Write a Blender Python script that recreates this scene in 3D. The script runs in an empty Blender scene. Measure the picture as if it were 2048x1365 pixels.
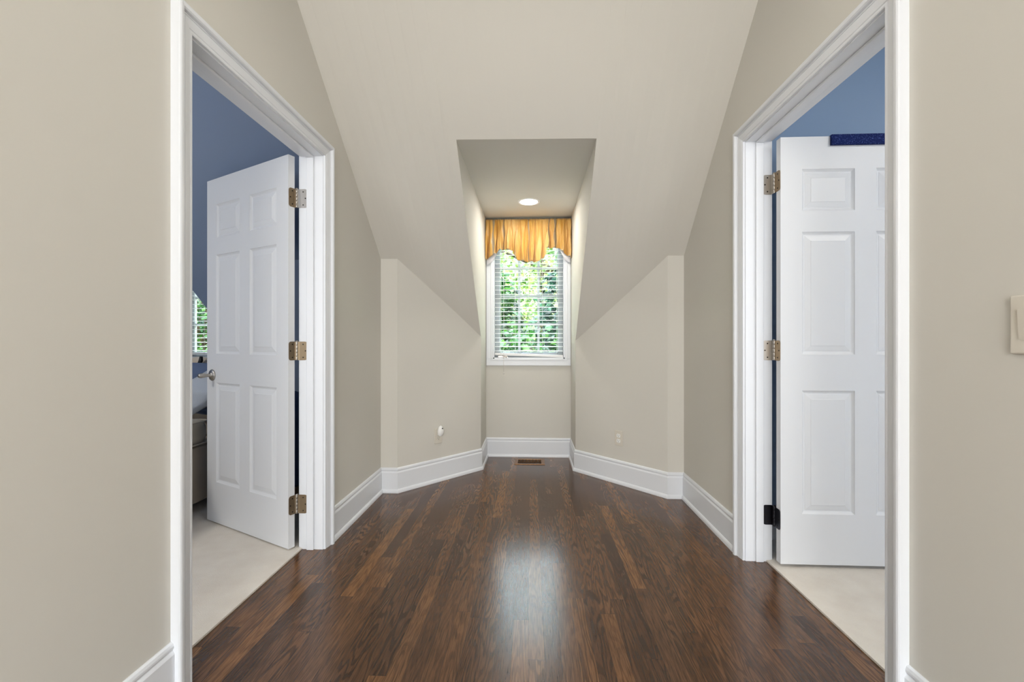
import bpy, math, random
from mathutils import Vector, Matrix
random.seed(7)
PI = math.pi
scn = bpy.context.scene
col = scn.collection

# ------------------------------------------------------------------ camera
TH = math.atan(39/851)
cam_d = bpy.data.cameras.new('camera'); cam = bpy.data.objects.new('camera', cam_d); col.objects.link(cam)
cam_d.sensor_width = 36; cam_d.lens = 851/2048*36; cam_d.shift_y = 2.5/2048
cam_d.clip_start = 0.02; cam_d.clip_end = 200
cam.location = (0, 0, 1.08); cam.rotation_euler = (PI/2, 0, TH)
scn.camera = cam

# ------------------------------------------------------------------ world, sun, exposure
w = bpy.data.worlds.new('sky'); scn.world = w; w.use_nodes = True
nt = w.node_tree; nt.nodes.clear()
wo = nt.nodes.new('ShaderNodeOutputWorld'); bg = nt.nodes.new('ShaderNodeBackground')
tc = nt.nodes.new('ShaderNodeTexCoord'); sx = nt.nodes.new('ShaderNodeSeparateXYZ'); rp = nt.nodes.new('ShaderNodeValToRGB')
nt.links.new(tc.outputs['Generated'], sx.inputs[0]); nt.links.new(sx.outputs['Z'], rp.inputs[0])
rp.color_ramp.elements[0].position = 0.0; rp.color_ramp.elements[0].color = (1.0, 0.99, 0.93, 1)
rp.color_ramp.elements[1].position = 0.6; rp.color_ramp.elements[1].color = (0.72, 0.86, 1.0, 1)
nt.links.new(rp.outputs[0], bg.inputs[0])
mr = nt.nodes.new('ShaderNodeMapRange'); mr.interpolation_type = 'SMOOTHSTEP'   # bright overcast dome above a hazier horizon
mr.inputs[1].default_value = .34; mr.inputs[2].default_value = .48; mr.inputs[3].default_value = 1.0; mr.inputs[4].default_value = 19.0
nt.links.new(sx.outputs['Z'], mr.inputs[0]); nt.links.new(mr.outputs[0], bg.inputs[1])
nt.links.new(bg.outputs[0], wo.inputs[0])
sun_d = bpy.data.lights.new('sun', 'SUN'); sun_d.energy = 3.0; sun_d.angle = 0.01; sun_d.color = (1, .96, .86)
sun = bpy.data.objects.new('sun', sun_d); col.objects.link(sun); sun.rotation_euler = (math.radians(38), math.radians(-12), 0)
vs = scn.view_settings
vs.view_transform = 'Standard'; vs.look = 'None'; vs.gamma = 1; vs.use_curve_mapping = False; vs.exposure = 0.1

def area(name, loc, rot, sx_, sy_, power, color=(1, 1, 1), shape='RECTANGLE', parent=None):
    d = bpy.data.lights.new(name, 'AREA'); d.shape = shape; d.size = sx_; d.size_y = sy_; d.energy = power; d.color = color
    o = bpy.data.objects.new(name, d); col.objects.link(o); o.location = loc; o.rotation_euler = rot
    if parent: o.parent = parent
    return o
# fill lamps added at unseen rear openings (hall and bedrooms), facing +Y
area('fill_hall', (0.0, -2.88, 1.45), (PI/2, 0, 0), 1.7, 2.1, 100, (1, .995, .985))
area('fill_left_room', (-2.7, -2.58, 1.5), (PI/2, 0, 0), 1.6, 1.5, 29, (1, .97, .925))
area('fill_right_room', (2.7, -2.58, 1.5), (PI/2, 0, 0), 1.6, 1.5, 26, (.99, .99, 1))

# ------------------------------------------------------------------ materials
def lin(c): 
    return tuple(((v/255)/12.92 if v/255 <= .04045 else ((v/255+.055)/1.055)**2.4) for v in c)+(1,)
def mat(name, rgb, rough=.5, metal=0, spec=.5, bump=None, sheen=0, var=None, coat=0):
    m = bpy.data.materials.new(name); m.use_nodes = True; t = m.node_tree; p = t.nodes['Principled BSDF']
    p.inputs['Base Color'].default_value = lin(rgb); p.inputs['Roughness'].default_value = rough
    p.inputs['Metallic'].default_value = metal; p.inputs['Specular IOR Level'].default_value = spec
    p.inputs['Sheen Weight'].default_value = sheen; p.inputs['Coat Weight'].default_value = coat
    tc = t.nodes.new('ShaderNodeTexCoord')
    if bump:
        n = t.nodes.new('ShaderNodeTexNoise'); n.inputs['Scale'].default_value = bump[0]; n.inputs['Detail'].default_value = 3
        t.links.new(tc.outputs['Object'], n.inputs['Vector'])
        b = t.nodes.new('ShaderNodeBump'); b.inputs['Strength'].default_value = bump[1]; b.inputs['Distance'].default_value = bump[2] if len(bump) > 2 else .002
        t.links.new(n.outputs['Fac'], b.inputs['Height']); t.links.new(b.outputs[0], p.inputs['Normal'])
    if var:
        n = t.nodes.new('ShaderNodeTexNoise'); n.inputs['Scale'].default_value = var[0]; n.inputs['Detail'].default_value = 4
        t.links.new(tc.outputs['Object'], n.inputs['Vector'])
        r = t.nodes.new('ShaderNodeValToRGB'); r.color_ramp.elements[0].position = .3; r.color_ramp.elements[1].position = .7
        r.color_ramp.elements[0].color = lin(rgb); r.color_ramp.elements[1].color = lin(var[1])
        t.links.new(n.outputs['Fac'], r.inputs[0]); t.links.new(r.outputs[0], p.inputs['Base Color'])
    return m
M_wall = mat('beige_wall_paint', (211, 208, 200), .75, spec=.25, bump=(60, .008, .001))
M_blue = mat('blue_wall_paint', (142, 158, 184), .7, spec=.25, bump=(60, .008, .001))
M_blue2 = mat('light_blue_wall_paint', (150, 172, 200), .7, spec=.25, bump=(60, .008, .001))
M_trim = mat('white_trim_paint', (226, 229, 234), .32, spec=.45)
M_door = mat('white_door_paint', (226, 228, 231), .4, spec=.4)
M_carpet = mat('carpet_pile', (238, 231, 220), .95, spec=.1, bump=(420, .8, .004), var=(9, (229, 220, 208)), sheen=.2)
M_nickel = mat('brushed_nickel', (182, 177, 170), .36, metal=1, bump=(300, .1, .001))
M_bronze = mat('aged_bronze_nickel', (150, 132, 108), .4, metal=1)
M_dark = mat('blackened_steel', (60, 60, 66), .35, metal=1)
M_screw = mat('screw_dark', (48, 42, 38), .5, metal=.7)
M_black = mat('black_plastic', (14, 14, 15), .45)
M_hole = mat('hole_shade', (16, 10, 7), .8)  # near-black colour standing in for shade inside duct and outlet slots
M_plate = mat('almond_cover_plate', (214, 208, 196), .38)
M_white = mat('white_plastic', (238, 238, 236), .35)
M_slat = mat('white_faux_wood_slat', (240, 240, 240), .4)
M_cord = mat('blind_cord', (225, 222, 216), .8)
M_sash = mat('window_sash_shaded', (168, 172, 176), .45)  # white sash greyed so its inner side looks shaded against the window
M_copper = mat('copper_register', (150, 112, 78), .32, metal=1, var=(60, (112, 82, 58)))
M_linen = mat('oatmeal_linen', (176, 164, 148), .95, spec=.15, bump=(700, .5, .002), sheen=.3)
M_cush = mat('cream_cushion_linen', (190, 182, 166), .95, spec=.15, bump=(700, .4, .002), sheen=.3)
M_grey = mat('pale_blue_grey_cotton', (178, 186, 198), .95, spec=.1, bump=(25, .5, .01), sheen=.2)
M_denim = mat('denim_blue_cotton', (96, 112, 142), .95, spec=.1, bump=(30, .5, .01), sheen=.2)
M_plush = mat('cream_plush', (226, 212, 192), 1, spec=.1, bump=(200, 1, .004), sheen=.5)
M_navy = mat('navy_canvas', (96, 116, 156), .9, bump=(300, .4, .002))
M_shade_base = mat('brown_shade_base', (176, 146, 116), .9, bump=(120, .8, .004))  # brown stands in for the baseboard and carpet in shade
M_bark = mat('tree_bark', (92, 76, 60), .95, bump=(14, 1, .03), var=(6, (60, 50, 40)))
M_lawn = mat('lawn', (196, 206, 132), .95, var=(.4, (236, 232, 190)))

def emis(name, rgb, s):
    m = bpy.data.materials.new(name); m.use_nodes = True; p = m.node_tree.nodes['Principled BSDF']
    p.inputs['Base Color'].default_value = (.8, .8, .8, 1); p.inputs['Emission Color'].default_value = rgb+(1,); p.inputs['Emission Strength'].default_value = s
    return m
M_lamp = emis('lamp_lens', (1, .97, .9), 6)

def glass_mat():
    m = bpy.data.materials.new('window_glass'); m.use_nodes = True; t = m.node_tree; t.nodes.clear()
    o = t.nodes.new('ShaderNodeOutputMaterial'); mx = t.nodes.new('ShaderNodeMixShader'); tr = t.nodes.new('ShaderNodeBsdfTransparent')
    gl = t.nodes.new('ShaderNodeBsdfGlossy'); gl.inputs['Roughness'].default_value = .02
    fr = t.nodes.new('ShaderNodeFresnel'); fr.inputs[0].default_value = 1.12
    tr.inputs[0].default_value = (.97, .985, .975, 1)
    t.links.new(fr.outputs[0], mx.inputs[0]); t.links.new(tr.outputs[0], mx.inputs[1]); t.links.new(gl.outputs[0], mx.inputs[2]); t.links.new(mx.outputs[0], o.inputs[0])
    return m
M_glass = glass_mat()

def leaf_mat(name, cols):
    m = bpy.data.materials.new(name); m.use_nodes = True; t = m.node_tree; p = t.nodes['Principled BSDF']
    g = t.nodes.new('ShaderNodeNewGeometry'); r = t.nodes.new('ShaderNodeValToRGB'); e = r.color_ramp.elements
    e[0].color = lin(cols[0]); e[1].color = lin(cols[-1])
    for i, c in enumerate(cols[1:-1]):
        x = e.new((i+1)/(len(cols)-1)); x.color = lin(c)
    t.links.new(g.outputs['Random Per Island'], r.inputs[0]); t.links.new(r.outputs[0], p.inputs['Base Color'])
    p.inputs['Roughness'].default_value = .4
    tl = t.nodes.new('ShaderNodeBsdfTranslucent'); t.links.new(r.outputs[0], tl.inputs[0])
    mx = t.nodes.new('ShaderNodeMixShader'); mx.inputs[0].default_value = .45
    out = t.nodes['Material Output']; t.links.new(p.outputs[0], mx.inputs[1]); t.links.new(tl.outputs[0], mx.inputs[2]); t.links.new(mx.outputs[0], out.inputs[0])
    return m
M_leafA = leaf_mat('leaves_fresh_green', [(8, 34, 8), (18, 58, 14), (34, 84, 22), (84, 128, 44)])
M_leafB = leaf_mat('leaves_blue_green', [(8, 30, 22), (18, 50, 38), (36, 78, 58), (66, 112, 76)])
M_leafC = leaf_mat('leaves_yellow_green', [(50, 84, 28), (90, 122, 50), (130, 150, 76), (170, 180, 120)])

def floor_mat():
    m = bpy.data.materials.new('stained_oak_strip_floor'); m.use_nodes = True; t = m.node_tree; p = t.nodes['Principled BSDF']; L = t.links
    def N(ty, **k):
        n = t.nodes.new(ty)
        for a, b in k.items(): setattr(n, a, b)
        return n
    def math_(op, a, b=None, c=None):
        n = N('ShaderNodeMath', operation=op)
        for i, v in enumerate((a, b, c)):
            if v is None: continue
            if isinstance(v, (int, float)): n.inputs[i].default_value = v
            else: L.new(v, n.inputs[i])
        return n.outputs[0]
    tc = N('ShaderNodeTexCoord'); sp = N('ShaderNodeSeparateXYZ'); L.new(tc.outputs['Object'], sp.inputs[0])
    X, Y = sp.outputs['X'], sp.outputs['Y']
    W = .0572; LEN = .95
    rx = math_('DIVIDE', math_('ADD', X, 0.012), W); row = math_('FLOOR', rx); fx = math_('FRACT', rx)
    wn = N('ShaderNodeTexWhiteNoise', noise_dimensions='1D'); L.new(row, wn.inputs['W'])
    ry = math_('DIVIDE', math_('ADD', Y, math_('MULTIPLY', wn.outputs['Value'], 7.3)), LEN)
    cy = math_('FLOOR', ry); fy = math_('FRACT', ry)
    cb = N('ShaderNodeCombineXYZ'); L.new(row, cb.inputs[0]); L.new(cy, cb.inputs[1])
    w2 = N('ShaderNodeTexWhiteNoise', noise_dimensions='3D'); L.new(cb.outputs[0], w2.inputs['Vector'])
    rnd = w2.outputs['Value']
    sc = N('ShaderNodeSeparateColor'); L.new(w2.outputs['Color'], sc.inputs[0]); rnd2 = sc.outputs[1]
    # cathedral grain: contour lines of a stretched noise, different in each board
    v1 = N('ShaderNodeCombineXYZ'); L.new(math_('MULTIPLY', X, 13), v1.inputs[0]); L.new(math_('MULTIPLY', Y, 1.5), v1.inputs[1]); L.new(math_('MULTIPLY', rnd, 90), v1.inputs[2])
    n1 = N('ShaderNodeTexNoise'); n1.inputs['Scale'].default_value = 1; n1.inputs['Detail'].default_value = 2.2; n1.inputs['Roughness'].default_value = .45; L.new(v1.outputs[0], n1.inputs['Vector'])
    ring = math_('MULTIPLY', math_('ADD', math_('SINE', math_('MULTIPLY', n1.outputs['Fac'], 105)), 1), .5)
    # fine pores, long in Y
    v2 = N('ShaderNodeCombineXYZ'); L.new(math_('MULTIPLY', X, 420), v2.inputs[0]); L.new(math_('MULTIPLY', Y, 16), v2.inputs[1]); L.new(math_('MULTIPLY', rnd, 50), v2.inputs[2])
    n2 = N('ShaderNodeTexNoise'); n2.inputs['Scale'].default_value = 1; n2.inputs['Detail'].default_value = 3; L.new(v2.outputs[0], n2.inputs['Vector'])
    # broad stain mottling
    n3 = N('ShaderNodeTexNoise'); n3.inputs['Scale'].default_value = 3.2; n3.inputs['Detail'].default_value = 3; L.new(tc.outputs['Object'], n3.inputs['Vector'])
    base = N('ShaderNodeValToRGB'); e = base.color_ramp.elements; e[0].position = .0; e[0].color = lin((72, 47, 31)); e[1].position = 1; e[1].color = lin((142, 98, 57))
    x = e.new(.55); x.color = lin((101, 70, 46))
    L.new(math_('ADD', math_('MULTIPLY', rnd, .75), math_('MULTIPLY', math_('SUBTRACT', n3.outputs['Fac'], .4), .55)), base.inputs[0])
    ringf = N('ShaderNodeValToRGB'); ringf.color_ramp.elements[0].position = .25; ringf.color_ramp.elements[1].position = .6
    ringf.color_ramp.elements[0].color = (.42, .40, .38, 1); ringf.color_ramp.elements[1].color = (1.1, 1.1, 1.1, 1); L.new(ring, ringf.inputs[0])
    mx = N('ShaderNodeMix', data_type='RGBA', blend_type='MULTIPLY'); L.new(math_('ADD', math_('MULTIPLY', rnd2, .6), .25), mx.inputs['Factor'])
    L.new(base.outputs[0], mx.inputs['A']); L.new(ringf.outputs[0], mx.inputs['B'])
    pf = N('ShaderNodeValToRGB'); pf.color_ramp.elements[0].position = .34; pf.color_ramp.elements[1].position = .56
    pf.color_ramp.elements[0].color = (.35, .33, .31, 1); pf.color_ramp.elements[1].color = (1.12, 1.12, 1.12, 1); L.new(n2.outputs['Fac'], pf.inputs[0])
    mx2 = N('ShaderNodeMix', data_type='RGBA', blend_type='MULTIPLY'); mx2.inputs['Factor'].default_value = .75
    L.new(mx.outputs['Result'], mx2.inputs['A']); L.new(pf.outputs[0], mx2.inputs['B'])
    # seams
    ex = math_('MINIMUM', fx, math_('SUBTRACT', 1, fx)); ey = math_('MULTIPLY', math_('MINIMUM', fy, math_('SUBTRACT', 1, fy)), LEN/W)
    seam = math_('MINIMUM', ex, ey)
    sf = N('ShaderNodeMapRange'); sf.inputs[1].default_value = .004; sf.inputs[2].default_value = .022; sf.inputs[3].default_value = .45; sf.inputs[4].default_value = 1; L.new(seam, sf.inputs[0])
    mx3 = N('ShaderNodeMix', data_type='RGBA', blend_type='MULTIPLY'); mx3.inputs['Factor'].default_value = 1
    L.new(mx2.outputs['Result'], mx3.inputs['A']); L.new(sf.outputs[0], mx3.inputs['B'])
    L.new(mx3.outputs['Result'], p.inputs['Base Color'])
    ro = N('ShaderNodeMapRange'); ro.inputs[3].default_value = .17; ro.inputs[4].default_value = .25; L.new(n3.outputs['Fac'], ro.inputs[0])
    L.new(ro.outputs[0], p.inputs['Roughness']); p.inputs['Specular IOR Level'].default_value = .56
    bh = math_('ADD', math_('MULTIPLY', n2.outputs['Fac'], .5), math_('ADD', math_('MULTIPLY', ring, .15), math_('MULTIPLY', sf.outputs[0], .5)))
    bp = N('ShaderNodeBump'); bp.inputs['Strength'].default_value = .13; bp.inputs['Distance'].default_value = .0012; L.new(bh, bp.inputs['Height']); L.new(bp.outputs[0], p.inputs['Normal'])
    return m
M_floor = floor_mat()

def silk_mat():
    m = bpy.data.materials.new('gold_silk'); m.use_nodes = True; t = m.node_tree; p = t.nodes['Principled BSDF']; L = t.links
    tc = t.nodes.new('ShaderNodeTexCoord'); mp = t.nodes.new('ShaderNodeMapping'); mp.inputs['Scale'].default_value = (1, .12, .0)
    L.new(tc.outputs['UV'], mp.inputs[0])
    n = t.nodes.new('ShaderNodeTexNoise'); n.noise_dimensions = '3D'; n.inputs['Scale'].default_value = 5; n.inputs['Detail'].default_value = 0
    L.new(mp.outputs[0], n.inputs['Vector'])
    r = t.nodes.new('ShaderNodeValToRGB'); e = r.color_ramp.elements; e[0].position = .3; e[0].color = lin((200, 150, 62)); e[1].position = .7; e[1].color = lin((222, 182, 116))
    L.new(n.outputs['Fac'], r.inputs[0])
    su = t.nodes.new('ShaderNodeSeparateXYZ'); L.new(tc.outputs['UV'], su.inputs[0])
    r2 = t.nodes.new('ShaderNodeValToRGB'); r2.color_ramp.interpolation = 'CONSTANT'; e2 = r2.color_ramp.elements   # taupe vertical stripes
    e2[0].position = 0; e2[0].color = (0, 0, 0, 1); e2[1].position = .082; e2[1].color = (1, 1, 1, 1)
    for ps, c in ((.104, 0), (.205, 1), (.226, 0), (.500, 1), (.508, 0), (.728, 1), (.745, 0), (.795, 1), (.822, 0)):
        q = e2.new(ps); q.color = (c, c, c, 1)
    L.new(su.outputs['X'], r2.inputs[0])
    mx = t.nodes.new('ShaderNodeMix'); mx.data_type = 'RGBA'; L.new(r2.outputs[0], mx.inputs['Factor']); L.new(r.outputs[0], mx.inputs['A']); mx.inputs['B'].default_value = lin((150, 134, 108))
    L.new(mx.outputs['Result'], p.inputs['Base Color'])
    p.inputs['Roughness'].default_value = .38; p.inputs['Sheen Weight'].default_value = .15
    return m
M_silk = silk_mat()
M_lining = mat('white_lining', (226, 226, 232), .9)

def glitter_mat():
    m = bpy.data.materials.new('navy_glitter'); m.use_nodes = True; t = m.node_tree; p = t.nodes['Principled BSDF']; L = t.links
    tc = t.nodes.new('ShaderNodeTexCoord'); v = t.nodes.new('ShaderNodeTexVoronoi'); v.inputs['Scale'].default_value = 520
    L.new(tc.outputs['Object'], v.inputs['Vector'])
    wn = t.nodes.new('ShaderNodeSeparateColor'); L.new(v.outputs['Color'], wn.inputs[0])
    r = t.nodes.new('ShaderNodeValToRGB'); e = r.color_ramp.elements; e[0].position = .90; e[0].color = lin((20, 34, 88)); e[1].position = .97; e[1].color = lin((90, 112, 180)); p.inputs['Specular IOR Level'].default_value = .12
    L.new(wn.outputs[0], r.inputs[0]); L.new(r.outputs[0], p.inputs['Base Color']); p.inputs['Roughness'].default_value = .7
    return m
M_glit = glitter_mat()

# ------------------------------------------------------------------ helpers
class MB:
    def __init__(s): s.v = []; s.f = []; s.mi = []; s.sm = []; s.uv = {}
    def add(s, vs, fs, mi=0, smooth=False):
        b = len(s.v); s.v += [tuple(v) for v in vs]
        for f in fs: s.f.append(tuple(b+i for i in f)); s.mi.append(mi); s.sm.append(smooth)
        return s
    def box(s, a, b, mi=0):
        (x0, y0, z0), (x1, y1, z1) = a, b
        return s.add([(x0,y0,z0),(x1,y0,z0),(x1,y1,z0),(x0,y1,z0),(x0,y0,z1),(x1,y0,z1),(x1,y1,z1),(x0,y1,z1)],
                     [(0,3,2,1),(4,5,6,7),(0,1,5,4),(1,2,6,5),(2,3,7,6),(3,0,4,7)], mi)
    def prism(s, poly, axis, a, b, mi=0):
        n = len(poly)
        def P(u, v, w): return {'x': (w, u, v), 'y': (u, w, v), 'z': (u, v, w)}[axis]
        vs = [P(u, v, a) for u, v in poly]+[P(u, v, b) for u, v in poly]
        fs = [tuple(range(n))[::-1], tuple(range(n, 2*n))]+[(i, (i+1) % n, n+(i+1) % n, n+i) for i in range(n)]
        return s.add(vs, fs, mi)
    def tube(s, pts, r, n=10, mi=0, cap=True):
        pts = [Vector(p) for p in pts]; rs = r if isinstance(r, (list, tuple)) else [r]*len(pts)
        vs = []; prev = None
        for i, p in enumerate(pts):
            d = (pts[min(i+1, len(pts)-1)]-pts[max(i-1, 0)]).normalized()
            if prev is None:
                u = d.orthogonal().normalized()
            else:
                u = (prev-d*prev.dot(d)).normalized()
            prev = u; v = d.cross(u)
            for k in range(n):
                a = 2*PI*k/n; vs.append(p+(u*math.cos(a)+v*math.sin(a))*rs[i])
        fs = [(i*n+k, i*n+(k+1) % n, (i+1)*n+(k+1) % n, (i+1)*n+k) for i in range(len(pts)-1) for k in range(n)]
        s.add(vs, fs, mi, True)
        if cap:
            b = len(s.v)-len(vs)
            s.f.append(tuple(b+k for k in range(n))[::-1]); s.mi.append(mi); s.sm.append(False)
            s.f.append(tuple(b+(len(pts)-1)*n+k for k in range(n))); s.mi.append(mi); s.sm.append(False)
        return s
    def lathe(s, prof, n=32, origin=(0, 0, 0), axis='z', mi=0):
        # prof: (r, h)
        vs = []
        for r, h in prof:
            for k in range(n):
                a = 2*PI*k/n; x, y = r*math.cos(a), r*math.sin(a)
                q = {'z': (x, y, h), 'y': (x, h, y), 'x': (h, x, y)}[axis]
                vs.append(tuple(q[i]+origin[i] for i in range(3)))
        fs = [(i*n+k, i*n+(k+1) % n, (i+1)*n+(k+1) % n, (i+1)*n+k) for i in range(len(prof)-1) for k in range(n)]
        return s.add(vs, fs, mi, True)
    def build(s, name, mats, parent=None, bevel=0, fixn=True):
        me = bpy.data.meshes.new(name); me.from_pydata(s.v, [], s.f)
        for m in (mats if isinstance(mats, (list, tuple)) else [mats]): me.materials.append(m)
        for p, mi, sm in zip(me.polygons, s.mi, s.sm): p.material_index = mi; p.use_smooth = sm
        me.update()
        if fixn:
            import bmesh
            bm = bmesh.new(); bm.from_mesh(me); bmesh.ops.recalc_face_normals(bm, faces=bm.faces); bm.to_mesh(me); bm.free()
        o = bpy.data.objects.new(name, me); col.objects.link(o)
        if parent: o.parent = parent
        if bevel:
            b = o.modifiers.new('bevel', 'BEVEL'); b.width = bevel; b.segments = 3; b.limit_method = 'ANGLE'; b.angle_limit = .6
        return o
def tag(o, label, cat, group=None, kind=None):
    o['label'] = label
    o['category'] = cat
    if group: o['group'] = group
    if kind: o['kind'] = kind
    return o
def empty(name, loc=(0, 0, 0), rz=0):
    o = bpy.data.objects.new(name, None); col.objects.link(o); o.location = loc; o.rotation_euler = (0, 0, rz); o.empty_display_size = .1
    return o

# ------------------------------------------------------------------ dimensions
XL, XR = -1.085, 1.055; WT = .12
KL, KR = 3.02, 3.0            # knee walls
DL, DR = -.43, .37; YB = 4.02; ZD = 2.24; ZC = 2.74
DGL0, DGL1 = (-.963, KL), (DL, 3.60)
DGR0, DGR1 = (.945, KR), (DR, 3.60)
aL, mL, aR, mR = 4.38936, .89669, 4.76652, 1.02866
def zs(X, Y):
    u = min(1, max(0, (X-XL)/(XR-XL))); return (1-u)*(aL-mL*Y)+u*(aR-mR*Y)
def ys(X, Z):
    u = min(1, max(0, (X-XL)/(XR-XL))); return ((1-u)*aL+u*aR-Z)/((1-u)*mL+u*mR)
def sheet(mb, x0, x1, ya, yb, n=8, th=.1, mi=0):
    """slab of sloping ceiling between x0..x1; ya(x), yb(x) give its upper and lower ends"""
    for i in range(n):
        a = x0+(x1-x0)*i/n; b = x0+(x1-x0)*(i+1)/n
        q = [(a, ya(a)), (b, ya(b)), (b, yb(b)), (a, yb(a))]
        vs = [(x, y, zs(x, y)) for x, y in q]+[(x, y, zs(x, y)+th) for x, y in q]
        mb.add(vs, [(0,1,2,3),(4,7,6,5)], mi)
    return mb

# ------------------------------------------------------------------ setting
def wall(name, mb, label, mats=None):
    o = mb.build(name, mats or M_wall); tag(o, label, 'wall', kind='structure'); return o

fl = MB().prism([(-1.196, -3.0), (1.155, -3.0), (1.155, 3.3), (.7, 3.4), (.45, 3.75), (.45, 4.1), (-.5, 4.1), (-.5, 3.75), (-.75, 3.4), (-1.196, 3.3)], 'z', -.12, 0)
o = fl.build('floor', M_floor); tag(o, 'dark stained oak strip floor of the hallway', 'floor', kind='structure')
o = MB().prism([(-5.0, -2.7), (-1.196, -2.7), (-1.196, 3.1), (-2.12, 3.1), (-2.6, 3.62), (-2.6, 4.1), (-3.55, 4.1), (-3.55, 3.62), (-4.02, 3.1), (-5.0, 3.1)], 'z', -.12, .008).build('floor', M_carpet)
tag(o, 'light beige carpet in the room behind the left doorway', 'carpet', kind='structure')
o = MB().box((1.155, -2.7, -.12), (4.6, 2.5, .008)).build('floor', M_carpet)
tag(o, 'light beige carpet in the room behind the right doorway', 'carpet', kind='structure')

# openings (Y range of clear opening, head height)
OL = (1.307, 2.168, 2.05); OR = (1.314, 2.15, 2.068); JT = .018
def side_wall(name, X0, X1, O, yk, label):
    mb = MB(); y0, y1, zt = O[0]-JT, O[1]+JT, O[2]+JT
    def top(y): return min(ZC, zs(X0, y))+.06
    yc = ys(X0, ZC)
    mb.prism([(-3.0, 0), (y0, 0), (y0, zt), (y0, ZC+.06), (-3.0, ZC+.06)], 'x', X0, X1)
    mb.prism([(y0, zt), (y1, zt), (y1, top(y1)), (yc, ZC+.06), (y0, ZC+.06)], 'x', X0, X1)
    mb.prism([(y1, 0), (yk+.1, 0), (yk+.1, top(yk+.1)), (y1, top(y1))], 'x', X0, X1)
    o = mb.build(name, [M_wall, M_blue]); me = o.data
    sgn = 1 if X1 > X0 else -1
    for p in me.polygons:
        if p.normal.x*sgn > .9: p.material_index = 1
    tag(o, label, 'wall', kind='structure')
side_wall('wall_left', XL, XL-WT, OL, KL, 'beige left hallway wall around the open doorway')
side_wall('wall_right', XR, XR+WT, OR, KR, 'beige right hallway wall around the open doorway')

# knee walls + diagonals
def vpoly(mb, pts_xy, th_dir, hfun, z0=0, mi=0):
    (xa, ya), (xb, yb) = pts_xy; dx, dy = th_dir
    base = [(xa, ya), (xb, yb), (xb+dx, yb+dy), (xa+dx, ya+dy)]
    h = [hfun(xa, ya), hfun(xb, yb), hfun(xb, yb), hfun(xa, ya)]
    vs = [(x, y, z0) for x, y in base]+[(x, y, hh) for (x, y), hh in zip(base, h)]
    mb.add(vs, [(0,3,2,1),(4,5,6,7),(0,1,5,4),(1,2,6,5),(2,3,7,6),(3,0,4,7)], mi)
hs = lambda x, y: zs(x, y)+.05
mb = MB(); vpoly(mb, ((XL, KL), DGL0), (0, .1), hs); vpoly(mb, (DGL0, DGL1), (-.06, .08), hs)
wall('wall_back_left', mb, 'beige angled knee wall left of the window nook')
mb = MB(); vpoly(mb, (DGR0, (XR, KR)), (0, .1), hs); vpoly(mb, (DGR1, DGR0), (.06, .08), hs)
wall('wall_back_right', mb, 'beige angled knee wall right of the window nook')
# dormer cheeks
def cheek(X, dx, y0, yt, z0):
    P = [(y0, 0), (YB+.1, 0), (YB+.1, ZD+.05), (yt, ZD+.05), (yt, ZD), (y0, z0)]
    Q = [(y0+.02, 0), (YB+.1, 0), (YB+.1, ZD+.08), (yt, ZD+.08), (yt+.02, ZD+.05), (y0+.02, z0+.05)]
    vs = [(X, a, b) for a, b in P]+[(X+dx, a, b) for a, b in Q]; n = 6
    return MB().add(vs, [tuple(range(n)), tuple(range(n, 2*n))[::-1]]+[(i, n+i, n+(i+1) % n, (i+1) % n) for i in range(n)])
for nm, X, dx, side in (('wall_nook_left', DL, -.1, 'left'), ('wall_nook_right', DR, .1, 'right')):
    yt = ys(X, ZD)
    mb = cheek(X, dx, 3.6, yt, zs(X, 3.6))
    wall(nm, mb, 'beige %s cheek wall of the dormer window nook' % side)
# back wall with window opening
WX0, WX1, WZ0, WZ1 = -.363, .312, .924, 2.12
def win_wall(name, x0, x1, wx0, wx1, z1, m, label):
    mb = MB().box((x0, YB, 0), (x1, YB+.12, WZ0)).box((x0, YB, WZ1), (x1, YB+.12, z1)).box((x0, YB, WZ0), (wx0, YB+.12, WZ1)).box((wx1, YB, WZ0), (x1, YB+.12, WZ1))
    wall(name, mb, label, m)
win_wall('wall_back', DL, DR, WX0, WX1, ZD+.05, M_wall, 'narrow beige wall under and around the hallway window')

# ceilings
mb = MB()
ytop = lambda x: ys(x, ZC)
def ybl(x): return KL if x <= DGL0[0] else KL+(x-DGL0[0])/(DGL1[0]-DGL0[0])*(DGL1[1]-KL)
def ybr(x): return KR if x >= DGR0[0] else KR+(DGR0[0]-x)/(DGR0[0]-DGR1[0])*(DGR1[1]-KR)
sheet(mb, XL, DGL0[0], ytop, ybl, 2); sheet(mb, DGL0[0], DL, ytop, ybl, 8)
sheet(mb, DR, DGR0[0], ytop, ybr, 8); sheet(mb, DGR0[0], XR, ytop, ybr, 2)
sheet(mb, DL, DR, ytop, lambda x: ys(x, ZD), 8)
xe = [XR, DGR0[0]]+[DGR0[0]+(DR-DGR0[0])*i/8 for i in range(1, 9)]+[DR+(DL-DR)*i/8 for i in range(1, 9)]+[DL+(DGL0[0]-DL)*i/8 for i in range(1, 9)]+[XL]
mb.prism([(XL, -3.0), (XR, -3.0)]+[(x, ys(x, ZC)) for x in xe], 'z', ZC, ZC+.1)
mb.box((XL-.1, 1.6, ZC+.1), (XR+.1, 2.3, ZC+.14))
mb.add([(DL, ys(DL, ZD), ZD), (DR, ys(DR, ZD), ZD), (DR, YB+.1, ZD), (DL, YB+.1, ZD), (DL, ys(DL, ZD), ZD+.1), (DR, ys(DR, ZD), ZD+.1), (DR, YB+.1, ZD+.1), (DL, YB+.1, ZD+.1)],
       [(0,1,2,3),(4,7,6,5)])
o = mb.build('ceiling', M_wall, fixn=False)
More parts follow.
